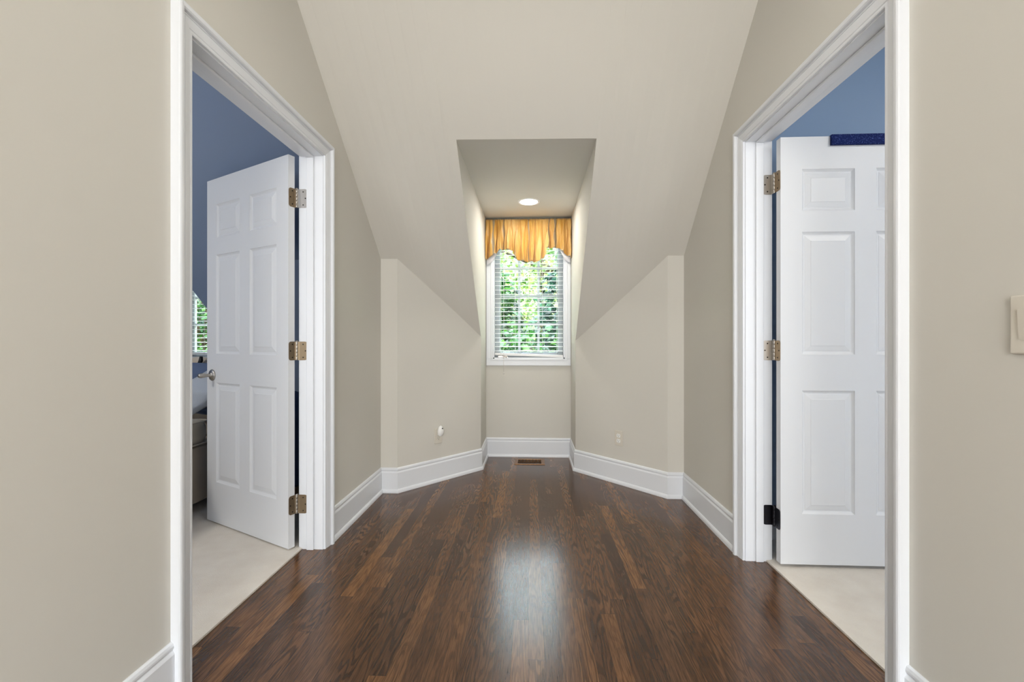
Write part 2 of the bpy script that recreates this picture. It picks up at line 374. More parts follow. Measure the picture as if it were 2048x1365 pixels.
tag(o, 'beige sloped ceiling with the boxed opening above the window nook', 'ceiling', kind='structure')
# rear of hallway
mb = MB().box((XL, -3.0, 0), (-.9, -2.9, ZC)).box((.9, -3.0, 0), (XR, -2.9, ZC)).box((-.9, -3.0, 2.55), (.9, -2.9, ZC)).box((-.9, -3.0, 0), (.9, -2.9, .35))
wall('wall_front', mb, 'beige wall at the near end of the hallway behind the camera')

# left room shell
LDX0, LDX1 = -3.47, -2.667; XLR = XL-WT; yk = KL
mb = MB()
yt_ = lambda x: ys(-2, ZC)
LK0, LK1 = LDX1+.54, LDX0-.54
ybn = lambda x: yk if x >= LK0 or x <= LK1 else (yk+(LK0-x)/.54*.58 if x >= LDX1-.001 else yk+(x-LK1)/.54*.58)
sheet(mb, -5.0, LK1, yt_, ybn, 1); sheet(mb, LK1, LDX0, yt_, ybn, 6); sheet(mb, LDX1, LK0, yt_, ybn, 6); sheet(mb, LK0, XLR, yt_, ybn, 1); sheet(mb, LDX0, LDX1, yt_, lambda x: ys(-2, ZD), 1)
mb.box((-5.0, -2.7, ZC), (XLR, ys(-2, ZC), ZC+.1)); mb.box((LDX0, ys(-2, ZD), ZD), (LDX1, YB+.1, ZD+.1))
o = mb.build('ceiling', M_blue, fixn=False); tag(o, 'blue sloped ceiling of the left room above its dormer window', 'ceiling', kind='structure')
mb = MB().box((-5.0, yk, 0), (LK1, yk+.1, zs(-2, yk)+.05)).box((LK0, yk, 0), (XLR, yk+.1, zs(-2, yk)+.05))
vpoly(mb, ((LDX1, yk+.58), (LK0, yk)), (.06, .08), hs); vpoly(mb, ((LK1, yk), (LDX0, yk+.58)), (-.06, .08), hs)
wall('wall_left_room_knee', mb, 'blue knee wall under the sloped ceiling of the left room', M_blue)
for X, dx in ((LDX0, -.1), (LDX1, .1)):
    yt = ys(-2, ZD)
    mb = cheek(X, dx, 3.6, yt, zs(-2, 3.6))
    wall('wall_left_room_nook', mb, 'blue %s cheek of the dormer in the left room' % ('far' if dx < 0 else 'near'), M_blue)
LWX0, LWX1 = -3.41, -2.735
win_wall('wall_left_room_back', LDX0, LDX1, LWX0, LWX1, ZD+.05, M_blue, 'blue wall around the left room dormer window')
mb = MB().box((-5.1, -2.7, 0), (-5.0, yk+.1, ZC)); wall('wall_left_room_side', mb, 'blue far side wall of the left room', M_blue)
mb = MB().box((-5.0, -2.7, 0), (-3.5, -2.6, ZC)).box((-1.9, -2.7, 0), (XLR, -2.6, ZC)).box((-3.5, -2.7, 0), (-1.9, -2.6, .72)).box((-3.5, -2.7, 2.28), (-1.9, -2.6, ZC))
wall('wall_left_room_front', mb, 'blue rear wall of the left room with an opening added for a fill lamp', M_blue)
# right room shell
XRR = XR+WT; YR = 2.38
mb = MB().box((XRR, YR, 0), (4.6, YR+.1, ZC+.1)); wall('wall_right_room_back', mb, 'blue wall seen above the open door in the right room', M_blue2)
mb = MB().box((4.5, -2.7, 0), (4.6, YR, ZC)); wall('wall_right_room_side', mb, 'blue far side wall of the right room', M_blue2)
mb = MB().box((XRR, -2.7, 0), (1.9, -2.6, ZC)).box((3.5, -2.7, 0), (4.5, -2.6, ZC)).box((1.9, -2.7, 0), (3.5, -2.6, .72)).box((1.9, -2.7, 2.28), (3.5, -2.6, ZC))
wall('wall_right_room_front', mb, 'blue rear wall of the right room with an opening added for a fill lamp', M_blue2)
o = MB().box((XRR, -2.7, ZC), (4.6, YR, ZC+.1)).build('ceiling', M_wall); tag(o, 'pale flat ceiling of the right room', 'ceiling', kind='structure')
o = MB().prism([(0, 0), (.014, 0), (.014, .06), (.006, .075), (0, .075)], 'z', 0, 1).build('tmp', M_trim); bpy.data.objects.remove(o)

# ------------------------------------------------------------------ baseboards (mitred sweep)
BP = [(0, .178), (.004, .178), (.010, .174), (.0135, .166), (.0135, .160), (.0095, .155), (.0095, .152), (.014, .146), (.0165, .142), (.0165, .026), (.018, .026), (.022, .024), (.0275, .017), (.030, .008), (.030, 0), (0, 0)]
BP = [(a*.8 if a > .0136 else a*.8, b) for a, b in BP]
def baseboard(name, path, side, label, prof=BP, m=None):
    n = len(path); rows = []
    for i in range(n):
        p = Vector(path[i]); ds = []
        if i > 0: ds.append((p-Vector(path[i-1])).normalized())
        if i < n-1: ds.append((Vector(path[i+1])-p).normalized())
        ns = [Vector((-d.y, d.x))*side for d in ds]
        if len(ns) == 2:
            mvec = (ns[0]+ns[1]); mvec = mvec/(mvec.length_squared/2) if mvec.length > .01 else ns[0]
        else: mvec = ns[0]
        rows.append([(p.x+mvec.x*a, p.y+mvec.y*a, b) for a, b in prof])
    k = len(prof); vs = [v for r in rows for v in r]
    fs = [(i*k+j, i*k+(j+1) % k, (i+1)*k+(j+1) % k, (i+1)*k+j) for i in range(n-1) for j in range(k)]
    fs += [tuple(range(k)), tuple((n-1)*k+j for j in range(k))[::-1]]
    o = MB().add(vs, fs).build(name, m or M_trim); tag(o, label, 'baseboard', kind='structure')
CW = .07
baseboard('baseboard_back', [(XL, OL[1]+.005+CW), (XL, KL), DGL0, DGL1, (DL, YB), (DR, YB), DGR1, DGR0, (XR, KR), (XR, OR[1]+.005+CW)], -1,
          'tall white baseboard running around the angled far end of the hallway')
baseboard('baseboard_left', [(XL, -2.9), (XL, OL[0]-.005-CW)], -1, 'white baseboard on the near left wall beside the door casing')
baseboard('baseboard_right', [(XR, OR[0]-.005-CW), (XR, -2.9)], -1, 'white baseboard on the near right wall below the switch')
SB = [(0, .10), (.008, .10), (.013, .09), (.013, 0), (0, 0)]
baseboard('baseboard_right_room', [(XRR, YR), (4.5, YR)], -1, 'white baseboard behind the open right door', SB)
baseboard('baseboard_left_room', [(XLR, yk), (LK0, yk), (LDX1, yk+.58), (LDX1, YB)], 1, 'white baseboard along the blue knee wall behind the left door', SB)

# ------------------------------------------------------------------ door casings
CP = [(0, 0), (0, .010), (.003, .012), (.007, .012), (.009, .0095), (.012, .0095), (.014, .012), (.030, .0155), (.036, .017), (.038, .0145), (.040, .0145), (.042, .018), (.044, .018), (.046, .016), (.047, .016), (.049, .025), (.053, .029), (.062, .030), (.067, .0285), (.07, .025), (.07, 0)]
def casing(X, sgn, y0, y1, zt, parent):
    rows = []
    for q in range(4):
        r = []
        for wd, t in CP:
            y = y0-wd if q < 2 else y1+wd; z = 0 if q in (0, 3) else zt+wd
            r.append((X+sgn*t, y, z))
        rows.append(r)
    k = len(CP); vs = [v for r in rows for v in r]
    fs = [(i*k+j, i*k+(j+1) % k, (i+1)*k+(j+1) % k, (i+1)*k+j) for i in range(3) for j in range(k)]
    fs += [tuple(range(k)), tuple(3*k+j for j in range(k))[::-1]]
    return MB().add(vs, fs).build('door_casing', M_trim, parent)

LW, LH, LT = .779, 2.03, .035
def leaf_mesh():
    """six panel door leaf: local x from hinge edge 0 to LW, y 0..LT thickness, z 0..LH"""
    mb = MB()
    xs = [0, .099, .341, .438, .680, LW]; zz = [0, .239, .826, .996, 1.579, 1.679, 1.877, LH]
    for y, s in ((0, 1), (LT, -1)):
        for i in range(5):
            for j in range(7):
                x0, x1, z0, z1 = xs[i], xs[i+1], zz[j], zz[j+1]
                if i in (1, 3) and j in (1, 3, 5):
                    rings = [(0, 0), (.003, .0035), (.010, .0085), (.013, .0095), (.017, .0095), (.019, .008), (.041, .003), (.043, .0015)]
                    vs = []
                    for ins, dp in rings:
                        yy = y+s*dp; vs += [(x0+ins, yy, z0+ins), (x1-ins, yy, z0+ins), (x1-ins, yy, z1-ins), (x0+ins, yy, z1-ins)]
                    fs = [(r*4+a, r*4+(a+1) % 4, (r+1)*4+(a+1) % 4, (r+1)*4+a) for r in range(len(rings)-1) for a in range(4)]
                    fs.append(tuple(len(vs)-4+a for a in range(4)))
                    if s < 0: fs = [f[::-1] for f in fs]
                    mb.add(vs, fs)
                else:
                    f = (0, 1, 2, 3) if s > 0 else (3, 2, 1, 0)
                    mb.add([(x0, y, z0), (x1, y, z0), (x1, y, z1), (x0, y, z1)], [f])
    mb.add([(0, 0, 0), (LW, 0, 0), (LW, LT, 0), (0, LT, 0), (0, 0, LH), (LW, 0, LH), (LW, LT, LH), (0, LT, LH)], [(0, 3, 2, 1), (4, 5, 6, 7), (1, 2, 6, 5), (3, 0, 4, 7)])
    return mb
def rounded(w, h, r, n=5):
    """plate outline, rounded on the +x side"""
    pts = [(0, -h/2)]
    for cx, cz, a0 in ((w-r, -h/2+r, -PI/2), (w-r, h/2-r, 0)):
        for i in range(n+1):
            a = a0+i/n*PI/2; pts.append((cx+r*math.cos(a), cz+r*math.sin(a)))
    return pts+[(0, h/2)]
def door(name, X0, sgn, O, frame_label, leafpos, leafdir, zb, hz, hinge_mats, knob):
    """sgn: +1 when the bedroom lies on the +X side"""
    y0, y1, zt = O; X1 = X0+sgn*WT
    root = empty(name, (0, 0, 0)); tag(root, frame_label, 'door', kind='structure')
    a, b = sorted((X0, X1))
    MB().box((a, y0-JT, 0), (b, y0, zt+JT)).box((a, y1, 0), (b, y1+JT, zt+JT)).box((a, y0, zt), (b, y1, zt+JT)).build('door_jamb', M_trim, root)
    s0 = X1-sgn*.037; s1 = X1-sgn*.074; a, b = sorted((s0, s1))
    MB().box((a, y0, 0), (b, y0+.011, zt)).box((a, y1-.011, 0), (b, y1, zt)).box((a, y0+.011, zt-.011), (b, y1-.011, zt)).build('door_stop', M_trim, root, bevel=.003)
    casing(X0, -sgn, y0-.005, y1+.005, zt+.005, root); casing(X1, sgn, y0-.005, y1+.005, zt+.005, root)
    # leaf: built in local frame then placed
    lf = leaf_mesh().build('door_leaf', M_door, root)
    P = Vector((leafpos[0], leafpos[1], zb)); d = Vector((leafdir[0], leafdir[1], 0)).normalized()
    # local +x along d, thickness direction is away from the face that looks at the hallway camera
    t = Vector((-d.y, d.x, 0))
    if t.y < 0: t = -t
    Mx = Matrix(((d.x, t.x, 0, P.x), (d.y, t.y, 0, P.y), (0, 0, 1, P.z), (0, 0, 0, 1)))
    if sgn < 0: pass
    lf.matrix_local = Mx if Mx.determinant() > 0 else Mx
    if Mx.determinant() < 0:
        for v in lf.data.vertices: v.co = Mx @ v.co
        lf.data.flip_normals(); lf.matrix_local = Matrix.Identity(4)
        conv = lambda v: Mx @ Vector(v)
    else:
        for v in lf.data.vertices: v.co = Mx @ v.co
        lf.matrix_local = Matrix.Identity(4)
        conv = lambda v: Mx @ Vector(v)
    # hinges
    dc = conv((-.0012, LT+.001, 0)); jc = Vector((X1+sgn*.002, y1-.0015, 0)); pin = (Vector((dc.x, dc.y, 0))+jc)/2+Vector((sgn*.003, 0, 0))
    for z, hm in zip(hz, hinge_mats):
        H_ = .097; hb = MB()
        for k in range(5):
            za = z-H_/2+k*H_/5; hb.lathe([(0, za+.0006), (.0058, za+.0008), (.0062, za+.0018), (.0062, za+H_/5-.0018), (.0058, za+H_/5-.0008), (0, za+H_/5-.0006)], 16, (pin.x, pin.y, 0))
        hb.lathe([(0, z+H_/2), (.0068, z+H_/2), (.0072, z+H_/2+.002), (.005, z+H_/2+.005), (0, z+H_/2+.006)], 16, (pin.x, pin.y, 0))
        hinge = hb.build('hinge', hm[0], root)
        out = rounded(.040, H_, .014)
        # jamb leaf lies on jamb face (plane y = y1)
        mbj = MB()
        vs = []; base = X1+sgn*.002
        for yy in (y1-.0005, y1-.0025):
            for u, v in out: vs.append((base-sgn*u, yy, z+v))
        n = len(out)
        mbj.add(vs, [tuple(range(n)), tuple(range(n, 2*n))[::-1]]+[(i, (i+1) % n, n+(i+1) % n, n+i) for i in range(n)], 0)
        def link(mbx, p0, p1, zz0, zz1, tk=.001):
            q = (p1-p0).normalized(); nn = Vector((-q.y, q.x, 0))*tk
            vs_ = [(p.x, p.y, zz) for zz in (zz0, zz1) for p in (p0+nn, p1+nn, p1-nn, p0-nn)]
            mbx.add(vs_, [(0,3,2,1),(4,5,6,7),(0,1,5,4),(1,2,6,5),(2,3,7,6),(3,0,4,7)])
        link(mbj, jc, pin, z-H_/2+.0005, z+H_/2-.0005)
        for u, v in ((.018, .034), (.030, 0), (.018, -.034)):
            mbj.lathe([(0, 0), (.0035, 0), (.0032, -.0010), (0, -.0012)], 12, (base-sgn*u, y1-.0026, z+v), 'y', 1)
        mbj.build('hinge_leaf', [hm[2], M_screw], hinge)
        # door leaf plate lies on the hinge edge of the leaf (local x = 0 plane)
        mbd = MB(); vs = []
        for xx in (-.0002, -.0024):
            for u, v in out:
                c = conv((xx, LT-.0+.001-u*.86, 0)); vs.append((c.x, c.y, z+v))
        mbd.add(vs, [tuple(range(n)), tuple(range(n, 2*n))[::-1]]+[(i, (i+1) % n, n+(i+1) % n, n+i) for i in range(n)], 0)
        link(mbd, Vector((dc.x, dc.y, 0)), pin, z-H_/2+.0005, z+H_/2-.0005)
        for u, v in ((.014, .034), (.025, 0), (.014, -.034)):
            c = conv((-.0026, LT-u, 0)); mbd.tube([(c.x, c.y, z+v), tuple(Vector((c.x, c.y, z+v))-d*.001)], .0034, 12, 1)
        mbd.build('hinge_leaf', [hm[1], M_screw], hinge)
    # knob on both faces
    kz = knob; kb = MB()
    for s in (0, 1):
        prof = [(0, 0), (.033, 0), (.034, .003), (.030, .008), (.017, .011), (.011, .016), (.0095, .034), (.012, .040), (.0135, .046), (.0138, .066), (.011, .074), (.006, .077), (0, .077)]
        vs0 = len(kb.v); kb.lathe(prof, 28, (0, 0, 0), 'y')
        for i in range(vs0, len(kb.v)):
            x, y, zz_ = kb.v[i]; yy = -y if s == 0 else LT+y
            c = conv((LW-.06+x, yy, kz-zb+zz_)); kb.v[i] = tuple(c)
    kb.build('door_knob', M_nickel, lf)
    # latch plate on the free edge
    lp = MB(); vs = []
    for xx in (LW+.0002, LW+.0015):
        for yy, z_ in ((.006, -.028), (LT-.006, -.028), (LT-.006, .028), (.006, .028)): vs.append(tuple(conv((xx, yy, kz-zb+z_))))
    lp.add(vs, [(0,1,2,3),(7,6,5,4),(0,4,5,1),(1,5,6,2),(2,6,7,3),(3,7,4,0)]); lp.build('latch_plate', M_nickel, lf)
    return root, lf, conv
def leaf_pin(conv, X1, sgn, y1):
    c = conv((-.002, LT+.004, 0)); return c
hmL = [(M_nickel, M_bronze, M_nickel), (M_nickel, M_bronze, M_bronze), (M_nickel, M_bronze, M_bronze)]
hmR = [(M_nickel, M_bronze, M_nickel), (M_nickel, M_bronze, M_nickel), (M_dark, M_dark, M_dark)]
dL, lfL, convL = door('door_1', XL, -1, OL, 'open white six panel door in the left doorway, knob visible', (-1.247, 2.129), (-.701, .342), .016, (1.83, 1.035, .236), hmL, .885)
dR, lfR, convR = door('door_2', XR, 1, OR, 'open white six panel door in the right doorway, navy strip on top', (1.183, 2.079), (1, 0), .025, (1.855, 1.04, .231), hmR, .9)

# navy glitter strip hooked over the right door
o = MB().box((1.41, 2.066, 2.01), (1.95, 2.079, 2.0585)).box((1.41, 2.066, 2.0555), (1.95, 2.118, 2.0585)).build('over_door_hanger', M_glit, bevel=.004)
tag(o, 'navy glitter strip hooked over the top of the right door', 'door hanger')

# ------------------------------------------------------------------ windows
def window(name, x0, x1, casing_x, label, crank=True):
    root = empty(name, ((x0+x1)/2, YB, WZ0)); tag(root, label, 'window', kind='structure')
    ox, oy, oz = (x0+x1)/2, YB, WZ0
    def B(mb, a, b, mi=0): mb.box((a[0]-ox, a[1]-oy, a[2]-oz), (b[0]-ox, b[1]-oy, b[2]-oz), mi); return mb
    cx0, cx1 = casing_x; cw0 = x0-cx0; cw = .064
    mb = MB()   # picture-frame casing with a stepped inner edge
    B(mb, (cx0, YB-.016, WZ0-cw), (cx1, YB, WZ0)); B(mb, (cx0, YB-.016, WZ1), (cx1, YB, WZ1+cw)); B(mb, (cx0, YB-.016, WZ0), (x0, YB, WZ1)); B(mb, (x1, YB-.016, WZ0), (cx1, YB, WZ1))
    B(mb, (x0-.022, YB-.021, WZ0-.014), (x1+.022, YB-.016, WZ0)); B(mb, (x0-.022, YB-.021, WZ0), (x0, YB-.016, WZ1)); B(mb, (x1, YB-.021, WZ0), (x1+.022, YB-.016, WZ1))
    mb.build('window_casing', M_trim, root, bevel=.003)
    mb = MB(); d = .1
    B(mb, (x0, YB, WZ0), (x0+.012, YB+d, WZ1)); B(mb, (x1-.012, YB, WZ0), (x1, YB+d, WZ1)); B(mb, (x0, YB, WZ0), (x1, YB+d, WZ0+.012)); B(mb, (x0, YB, WZ1-.012), (x1, YB+d, WZ1))
    mb.build('window_frame', M_trim, root)
    s = .048; sx0, sx1, sz0, sz1 = x0+.012, x1-.012, WZ0+.012, WZ1-.012; ya, yb = YB+.068, YB+.098
    mb = MB(); B(mb, (sx0, ya, sz0), (sx0+s, yb, sz1)); B(mb, (sx1-s, ya, sz0), (sx1, yb, sz1)); B(mb, (sx0+s, ya, sz0), (sx1-s, yb, sz0+s)); B(mb, (sx0+s, ya, sz1-s), (sx1-s, yb, sz1))
    mb.build('window_sash', M_sash, root, bevel=.003)
    mb = MB(); gx0, gx1 = sx0+s, sx1-s; gz0, gz1 = sz0+s, sz1-s
    for k in (1, 2):
        x = gx0+(gx1-gx0)*k/3; B(mb, (x-.011, ya+.006, gz0), (x+.011, yb-.004, gz1))
    for k in (1, 2, 3):
        z = gz0+(gz1-gz0)*k/4; B(mb, (gx0, ya+.004, z-.011), (gx1, yb-.006, z+.011))
    mb.build('window_muntin', M_sash, root)
    mb = MB(); B(mb, (gx0, YB+.082, gz0), (gx1, YB+.086, gz1)); mb.build('window_glass', M_glass, root)
    if crank:
        mb = MB(); cxx, czz = -.275, WZ0+.018
        B(mb, (cxx-.04, YB+.0, czz-.008), (cxx+.045, YB+.045, czz+.010))
        mb.tube([(cxx-ox, -.004, czz+.012-oz), (cxx+.02-ox, -.012, czz+.006-oz), (cxx+.05-ox, -.016, czz-.006-oz)], .0045, 8)
        mb.tube([(cxx+.05-ox, -.010, czz-.006-oz), (cxx+.05-ox, -.034, czz-.006-oz)], .006, 10)
        c = mb.build('window_crank', M_nickel, root)
    return root
window('window_1', WX0, WX1, (DL+.003, DR-.003), 'white casement window with grid at the end of the hallway')
window('window_2', LWX0, LWX1, (LDX0+.003, LDX1-.003), 'white window glimpsed in the left room past the door', False)

def blind(x0, x1, zb, zt, tilt, label, group, wand=None, skew=0):
    ox, oy, oz = (x0+x1)/2, YB+.03, zb
    root = empty('window_blind', (ox, oy, oz)); tag(root, label, 'blind', group)
    mb = MB(); n = int((zt-zb-.06)/.0415); sp = .0415
    for i in range(n):
        z = .052+i*sp
        hw = .0235; dz = math.sin(tilt)*hw; dy = math.cos(tilt)*hw
        prof = []
        k = 6
        for j in range(k+1):
            a = j/k*2-1; prof.append((a*dy, z+a*dz+.0016*(1-a*a)+.0013))
        for j in range(k, -1, -1):
            a = j/k*2-1; prof.append((a*dy, z+a*dz+.0016*(1-a*a)-.0013))
        mb.prism(prof, 'x', x0-ox, x1-ox)
    mb.build('slats', M_slat, root)
    r = MB(); zz0, zz1 = .012, .036
    r.add([(x0-ox, -.024, zz0), (x1-ox, -.024, zz0-skew), (x1-ox, .024, zz0-skew), (x0-ox, .024, zz0), (x0-ox, -.024, zz1), (x1-ox, -.024, zz1-skew), (x1-ox, .024, zz1-skew), (x0-ox, .024, zz1)],
          [(0,3,2,1),(4,5,6,7),(0,1,5,4),(1,2,6,5),(2,3,7,6),(3,0,4,7)])
    r.build('bottom_rail', M_slat, root, bevel=.004)
    MB().box((x0-ox, -.026, zt-zb-.045), (x1-ox, .026, zt-zb)).build('head_rail', M_slat, root, bevel=.003)
    c = MB()
    for u in (.09, .30, .5, .70, .91):
        x = x0-ox+(x1-x0)*u
        for y in (-.0245, .0245): c.tube([(x, y, .02), (x, y, zt-zb-.03)], .0011, 5)
        for i in range(n): c.tube([(x, -.0245, .0505+i*sp), (x, .0245, .0505+i*sp)], .0006, 4)
    c.build('ladder_cord', M_cord, root)
    if wand:
        t = MB(); x, zlo = wand; t.tube([(x-ox, -.029, zt-zb-.04), (x-ox, -.030, .3), (x-ox, -.05, -.02), (x-ox, -.052, zlo-zb)], .0016, 6)
        t.lathe([(0, 0), (.006, .003), (.0065, .012), (.003, .024), (0, .025)], 12, (x-ox, -.052, zlo-zb-.024))
        t.build('shadow_line_cord', M_cord, root)  # added cord; its lower end stands in for the wand's shadow
    return root
blind(WX0+.014, WX1-.014, .945, 2.105, .10, 'white slatted blind in the hallway window below the gold valance', None, (-.262, .80), .022)
blind(LWX0+.014, LWX1-.014, .945, 2.105, .08, 'white slatted blind glimpsed in the left room window', None)

# valance
tab = [(-.426, 1.848), (-.352, 1.884), (-.315, 1.915), (-.303, 1.936), (-.175, 1.932), (-.166, 1.895), (-.150, 1.868), (-.126, 1.838), (-.05, 1.824), (.05, 1.820), (.075, 1.828), (.112, 1.860), (.131, 1.895), (.134, 1.948), (.262, 1.945), (.275, 1.925), (.302, 1.897), (.34, 1.872), (.368, 1.858)]
def zbot(x):
    for (a, za), (b, zb_) in zip(tab, tab[1:]):
        if x <= b: return za+(zb_-za)*max(0, (x-a))/(b-a)
    return tab[-1][1]
VT = 2.225
rv = random.Random(3); ph = [rv.uniform(0, 6.28) for _ in range(12)]
def fold(u, v):
    s = 0
    u2 = u+.010*math.sin(u*31+ph[0])+.006*math.sin(u*57+v*2.2+ph[1])
    s += math.sin(u2*2*PI*11+ph[2])*(.35+.65*v)
    s += .55*math.sin(u2*2*PI*24+ph[3]+v*1.5)*(1-.45*v)
    s += .4*math.sin(u2*2*PI*41+ph[4])*(1-v)**1.5
    s += .25*math.sin(u*2*PI*7+ph[5]+v*3)*v
    return s
root = empty('window_valance', ((DL+DR)/2, 3.95, VT)); tag(root, 'gathered gold silk valance with scalloped hem over the hallway window', 'valance')
ox, oy, oz = (DL+DR)/2, 3.95, VT
nx, nv = 420, 30; x0v, x1v = DL+.004, DR-.004
vs = []; uvs = []
ret = 24
colsn = nx+1+2*ret
for j in range(nv+1):
    v = j/nv
    for i in range(colsn):
        if i < ret: u = 0; back = (ret-i)/ret
        elif i > nx+ret: u = 1; back = (i-nx-ret)/ret
        else: u = (i-ret)/nx; back = 0
        x = x0v+(x1v-x0v)*u; zb_ = zbot(x)
        tv = min(1, v)
        z = VT-(VT-zb_)*tv
        amp = .008+.024*tv
        bow = .018*math.sin(PI*min(1, tv*1.1))*.6+.012*tv
        y = 3.925-bow-amp*fold(u, tv)
        if j == 1: y += .006
        if j == 0: y = 3.945-.004*fold(u, 0); z += .002*math.sin(u*400)
        y = y+(YB-.03-y)*back
        xx = x+.004*math.sin(v*9+u*70)*(1 if 0 < u < 1 else 0)
        if u == 0: xx = x+.002+.004*back
        if u == 1: xx = x-.002-.004*back
        vs.append((xx-ox, y-oy, z-oz)); uvs.append((u, v))
fs = [(j*colsn+i, j*colsn+i+1, (j+1)*colsn+i+1, (j+1)*colsn+i) for j in range(nv) for i in range(colsn-1)]
o = MB().add(vs, fs, 0, True).build('valance_fabric', M_silk, root, fixn=False)
uvl = o.data.uv_layers.new(name='UVMap')
for lp in o.data.loops: uvl.data[lp.index].uv = uvs[lp.vertex_index]
sm = o.modifiers.new('thickness', 'SOLIDIFY'); sm.thickness = .0012; sm.offset = 1
vs = []
nl = 80
for j in range(9):
    v = j/8
    for i in range(nl+1):
        x = DL+.008+(DR-DL-.016)*i/nl
        e = min(x-DL, DR-x); zb_ = zbot(x)+.012 if e > .11 else zbot(x)-.045*min(1, (.11-e)/.05)
        z = VT-.02-(VT-.02-zb_)*v
        vs.append((x-ox, 3.972+.004*math.sin(x*60+v*2)-oy, z-oz))
fs = [(j*(nl+1)+i, j*(nl+1)+i+1, (j+1)*(nl+1)+i+1, (j+1)*(nl+1)+i) for j in range(8) for i in range(nl)]
o = MB().add(vs, fs, 0, True).build('valance_lining', M_lining, root, fixn=False); sm = o.modifiers.new('thickness', 'SOLIDIFY'); sm.thickness = .001
o['label'] = 'white lining showing at the lower corners'
MB().tube([(x0v+.002-ox, 3.955-oy, VT-.012-oz), (x1v-.002-ox, 3.955-oy, VT-.012-oz)], .006, 10).build('curtain_rod', M_white, root)

# ------------------------------------------------------------------ small fixtures
# recessed light
root = empty('recessed_ceiling_light', (-.022, 3.513, ZD)); tag(root, 'round lit recessed downlight in the nook ceiling above the valance', 'ceiling light')
MB().lathe([(.074, -.001), (.0745, -.004), (.088, -.0045), (.091, -.001), (.091, 0), (.074, 0)], 48).build('trim_ring', M_white, root)
MB().lathe([(0, -.0035), (.05, -.0035), (.074, -.0025)], 48).build('lens', M_lamp, root)
sp = area('downlight_lamp', (0, 0, -.012), (0, 0, 0), .14, .14, 6, (1, .96, .90), 'DISK', root)

def outlet(p, wallvec, z, label, cat, blanks=False):
    d = Vector(wallvec).normalized(); ang = math.atan2(d.y, d.x)
    root = empty('wall_outlet', (p[0], p[1], z), ang); tag(root, label, cat)
    # local: x along wall, -y toward room
    mb = MB(); w_, h_ = .036, .0585
    mb.box((-w_, -.006, -h_), (w_, 0, h_)); mb.build('cover_plate', M_plate, root, bevel=.0035)
    for zc in (.0195, -.0195):
        pts = []
        for k in range(28):
            a = 2*PI*k/28; pts.append((max(-.0165, min(.0165, .0175*math.cos(a))), zc+max(-.0135, min(.0135, .0175*math.sin(a)))))
        r = MB().prism(pts, 'y', -.0085, -.004).build('receptacle', M_plate if blanks else M_white, root)
        s = MB(); s.box((-.0078, -.0088, zc+.000), (-.0055, -.0083, zc+.0085)); s.box((.0055, -.0088, zc+.001), (.0075, -.0083, zc+.0075))
        s.lathe([(0, -.0088), (.0026, -.0088), (.0026, -.0083)], 12, (0, 0, zc-.0065), 'y'); s.build('slot', M_hole, r)
    MB().lathe([(0, -.0072), (.003, -.007), (.003, -.005)], 12, (0, 0, 0), 'y').build('screw', M_plate, root)
    return root
dvl = Vector((DGL1[0]-DGL0[0], DGL1[1]-DGL0[1], 0)).normalized(); dvr = Vector((DGR0[0]-DGR1[0], DGR0[1]-DGR1[1], 0)).normalized()
def onl(p0, d, x):
    t = (x-p0[0])/d.x; return (p0[0]+d.x*t, p0[1]+d.y*t)
pL = onl(DGL0, dvl, -.7254); pR = onl(DGR1, dvr, .6685)
oL = outlet(pL, (dvl.x, dvl.y), .352, 'almond wall outlet under the plugged in night light, left angled wall', 'wall outlet', True)
oR = outlet(pR, (dvr.x, dvr.y), .346, 'almond duplex wall outlet on the right angled wall', 'wall outlet')
# plug-in night light
ang = math.atan2(dvl.y, dvl.x)
root = empty('night_light', (pL[0], pL[1], .352), ang); tag(root, 'white oval plug in night light on the left angled wall', 'night light')
mb = MB(); n, k = 32, 16; vs = []
for j in range(k+1):
    a = j/k*PI/2; rr = math.cos(a)
    for i in range(n):
        b = 2*PI*i/n; cx_ = math.cos(b)*.027*(1-.12*math.sin(b)); cz_ = math.sin(b)*.042
        vs.append((.006+cx_*rr, -.024-.022*math.sin(a), .040+cz_*rr))
for i in range(n):
    b = 2*PI*i/n; vs.append((.006+math.cos(b)*.022, -.012, .040+math.sin(b)*.036))
fs = [(j*n+i, j*n+(i+1) % n, (j+1)*n+(i+1) % n, (j+1)*n+i) for j in range(k) for i in range(n)]
L_ = (k+1)*n; fs += [(L_+i, L_+(i+1) % n, (i+1) % n, i) for i in range(n)]+[tuple(L_+i for i in range(n))]
mb.add(vs, fs, 0, True).build('housing', M_white, root)
mb = MB().box((-.013, -.014, .008), (.016, -.0087, .05)); mb.build('plug_base', M_white, root, bevel=.002)
MB().lathe([(0, -.0455), (.005, -.045), (.005, -.040)], 14, (.010, 0, .062), 'y').build('light_sensor', M_black, root)

# light switch on right wall near the frame edge
root = empty('light_switch', (XR, .925, 1.118), -PI/2); tag(root, 'almond rocker light switch on the near right wall at the frame edge', 'light switch')
MB().box((-.058, -.0075, -.0635), (.058, 0, .0635)).build('cover_plate', M_plate, root, bevel=.004)
for x in (-.023, .023):
    rk = MB(); rk.add([(x-.0165, -.0075, -.033), (x+.0165, -.0075, -.033), (x+.0165, -.0075, .033), (x-.0165, -.0075, .033), (x-.0165, -.0085, -.033), (x+.0165, -.0085, -.033), (x+.0165, -.0115, .033), (x-.0165, -.0115, .033)],
        [(0,1,2,3),(4,7,6,5),(0,4,5,1),(1,5,6,2),(2,6,7,3),(3,7,4,0)]); rk.build('rocker', M_plate, root)

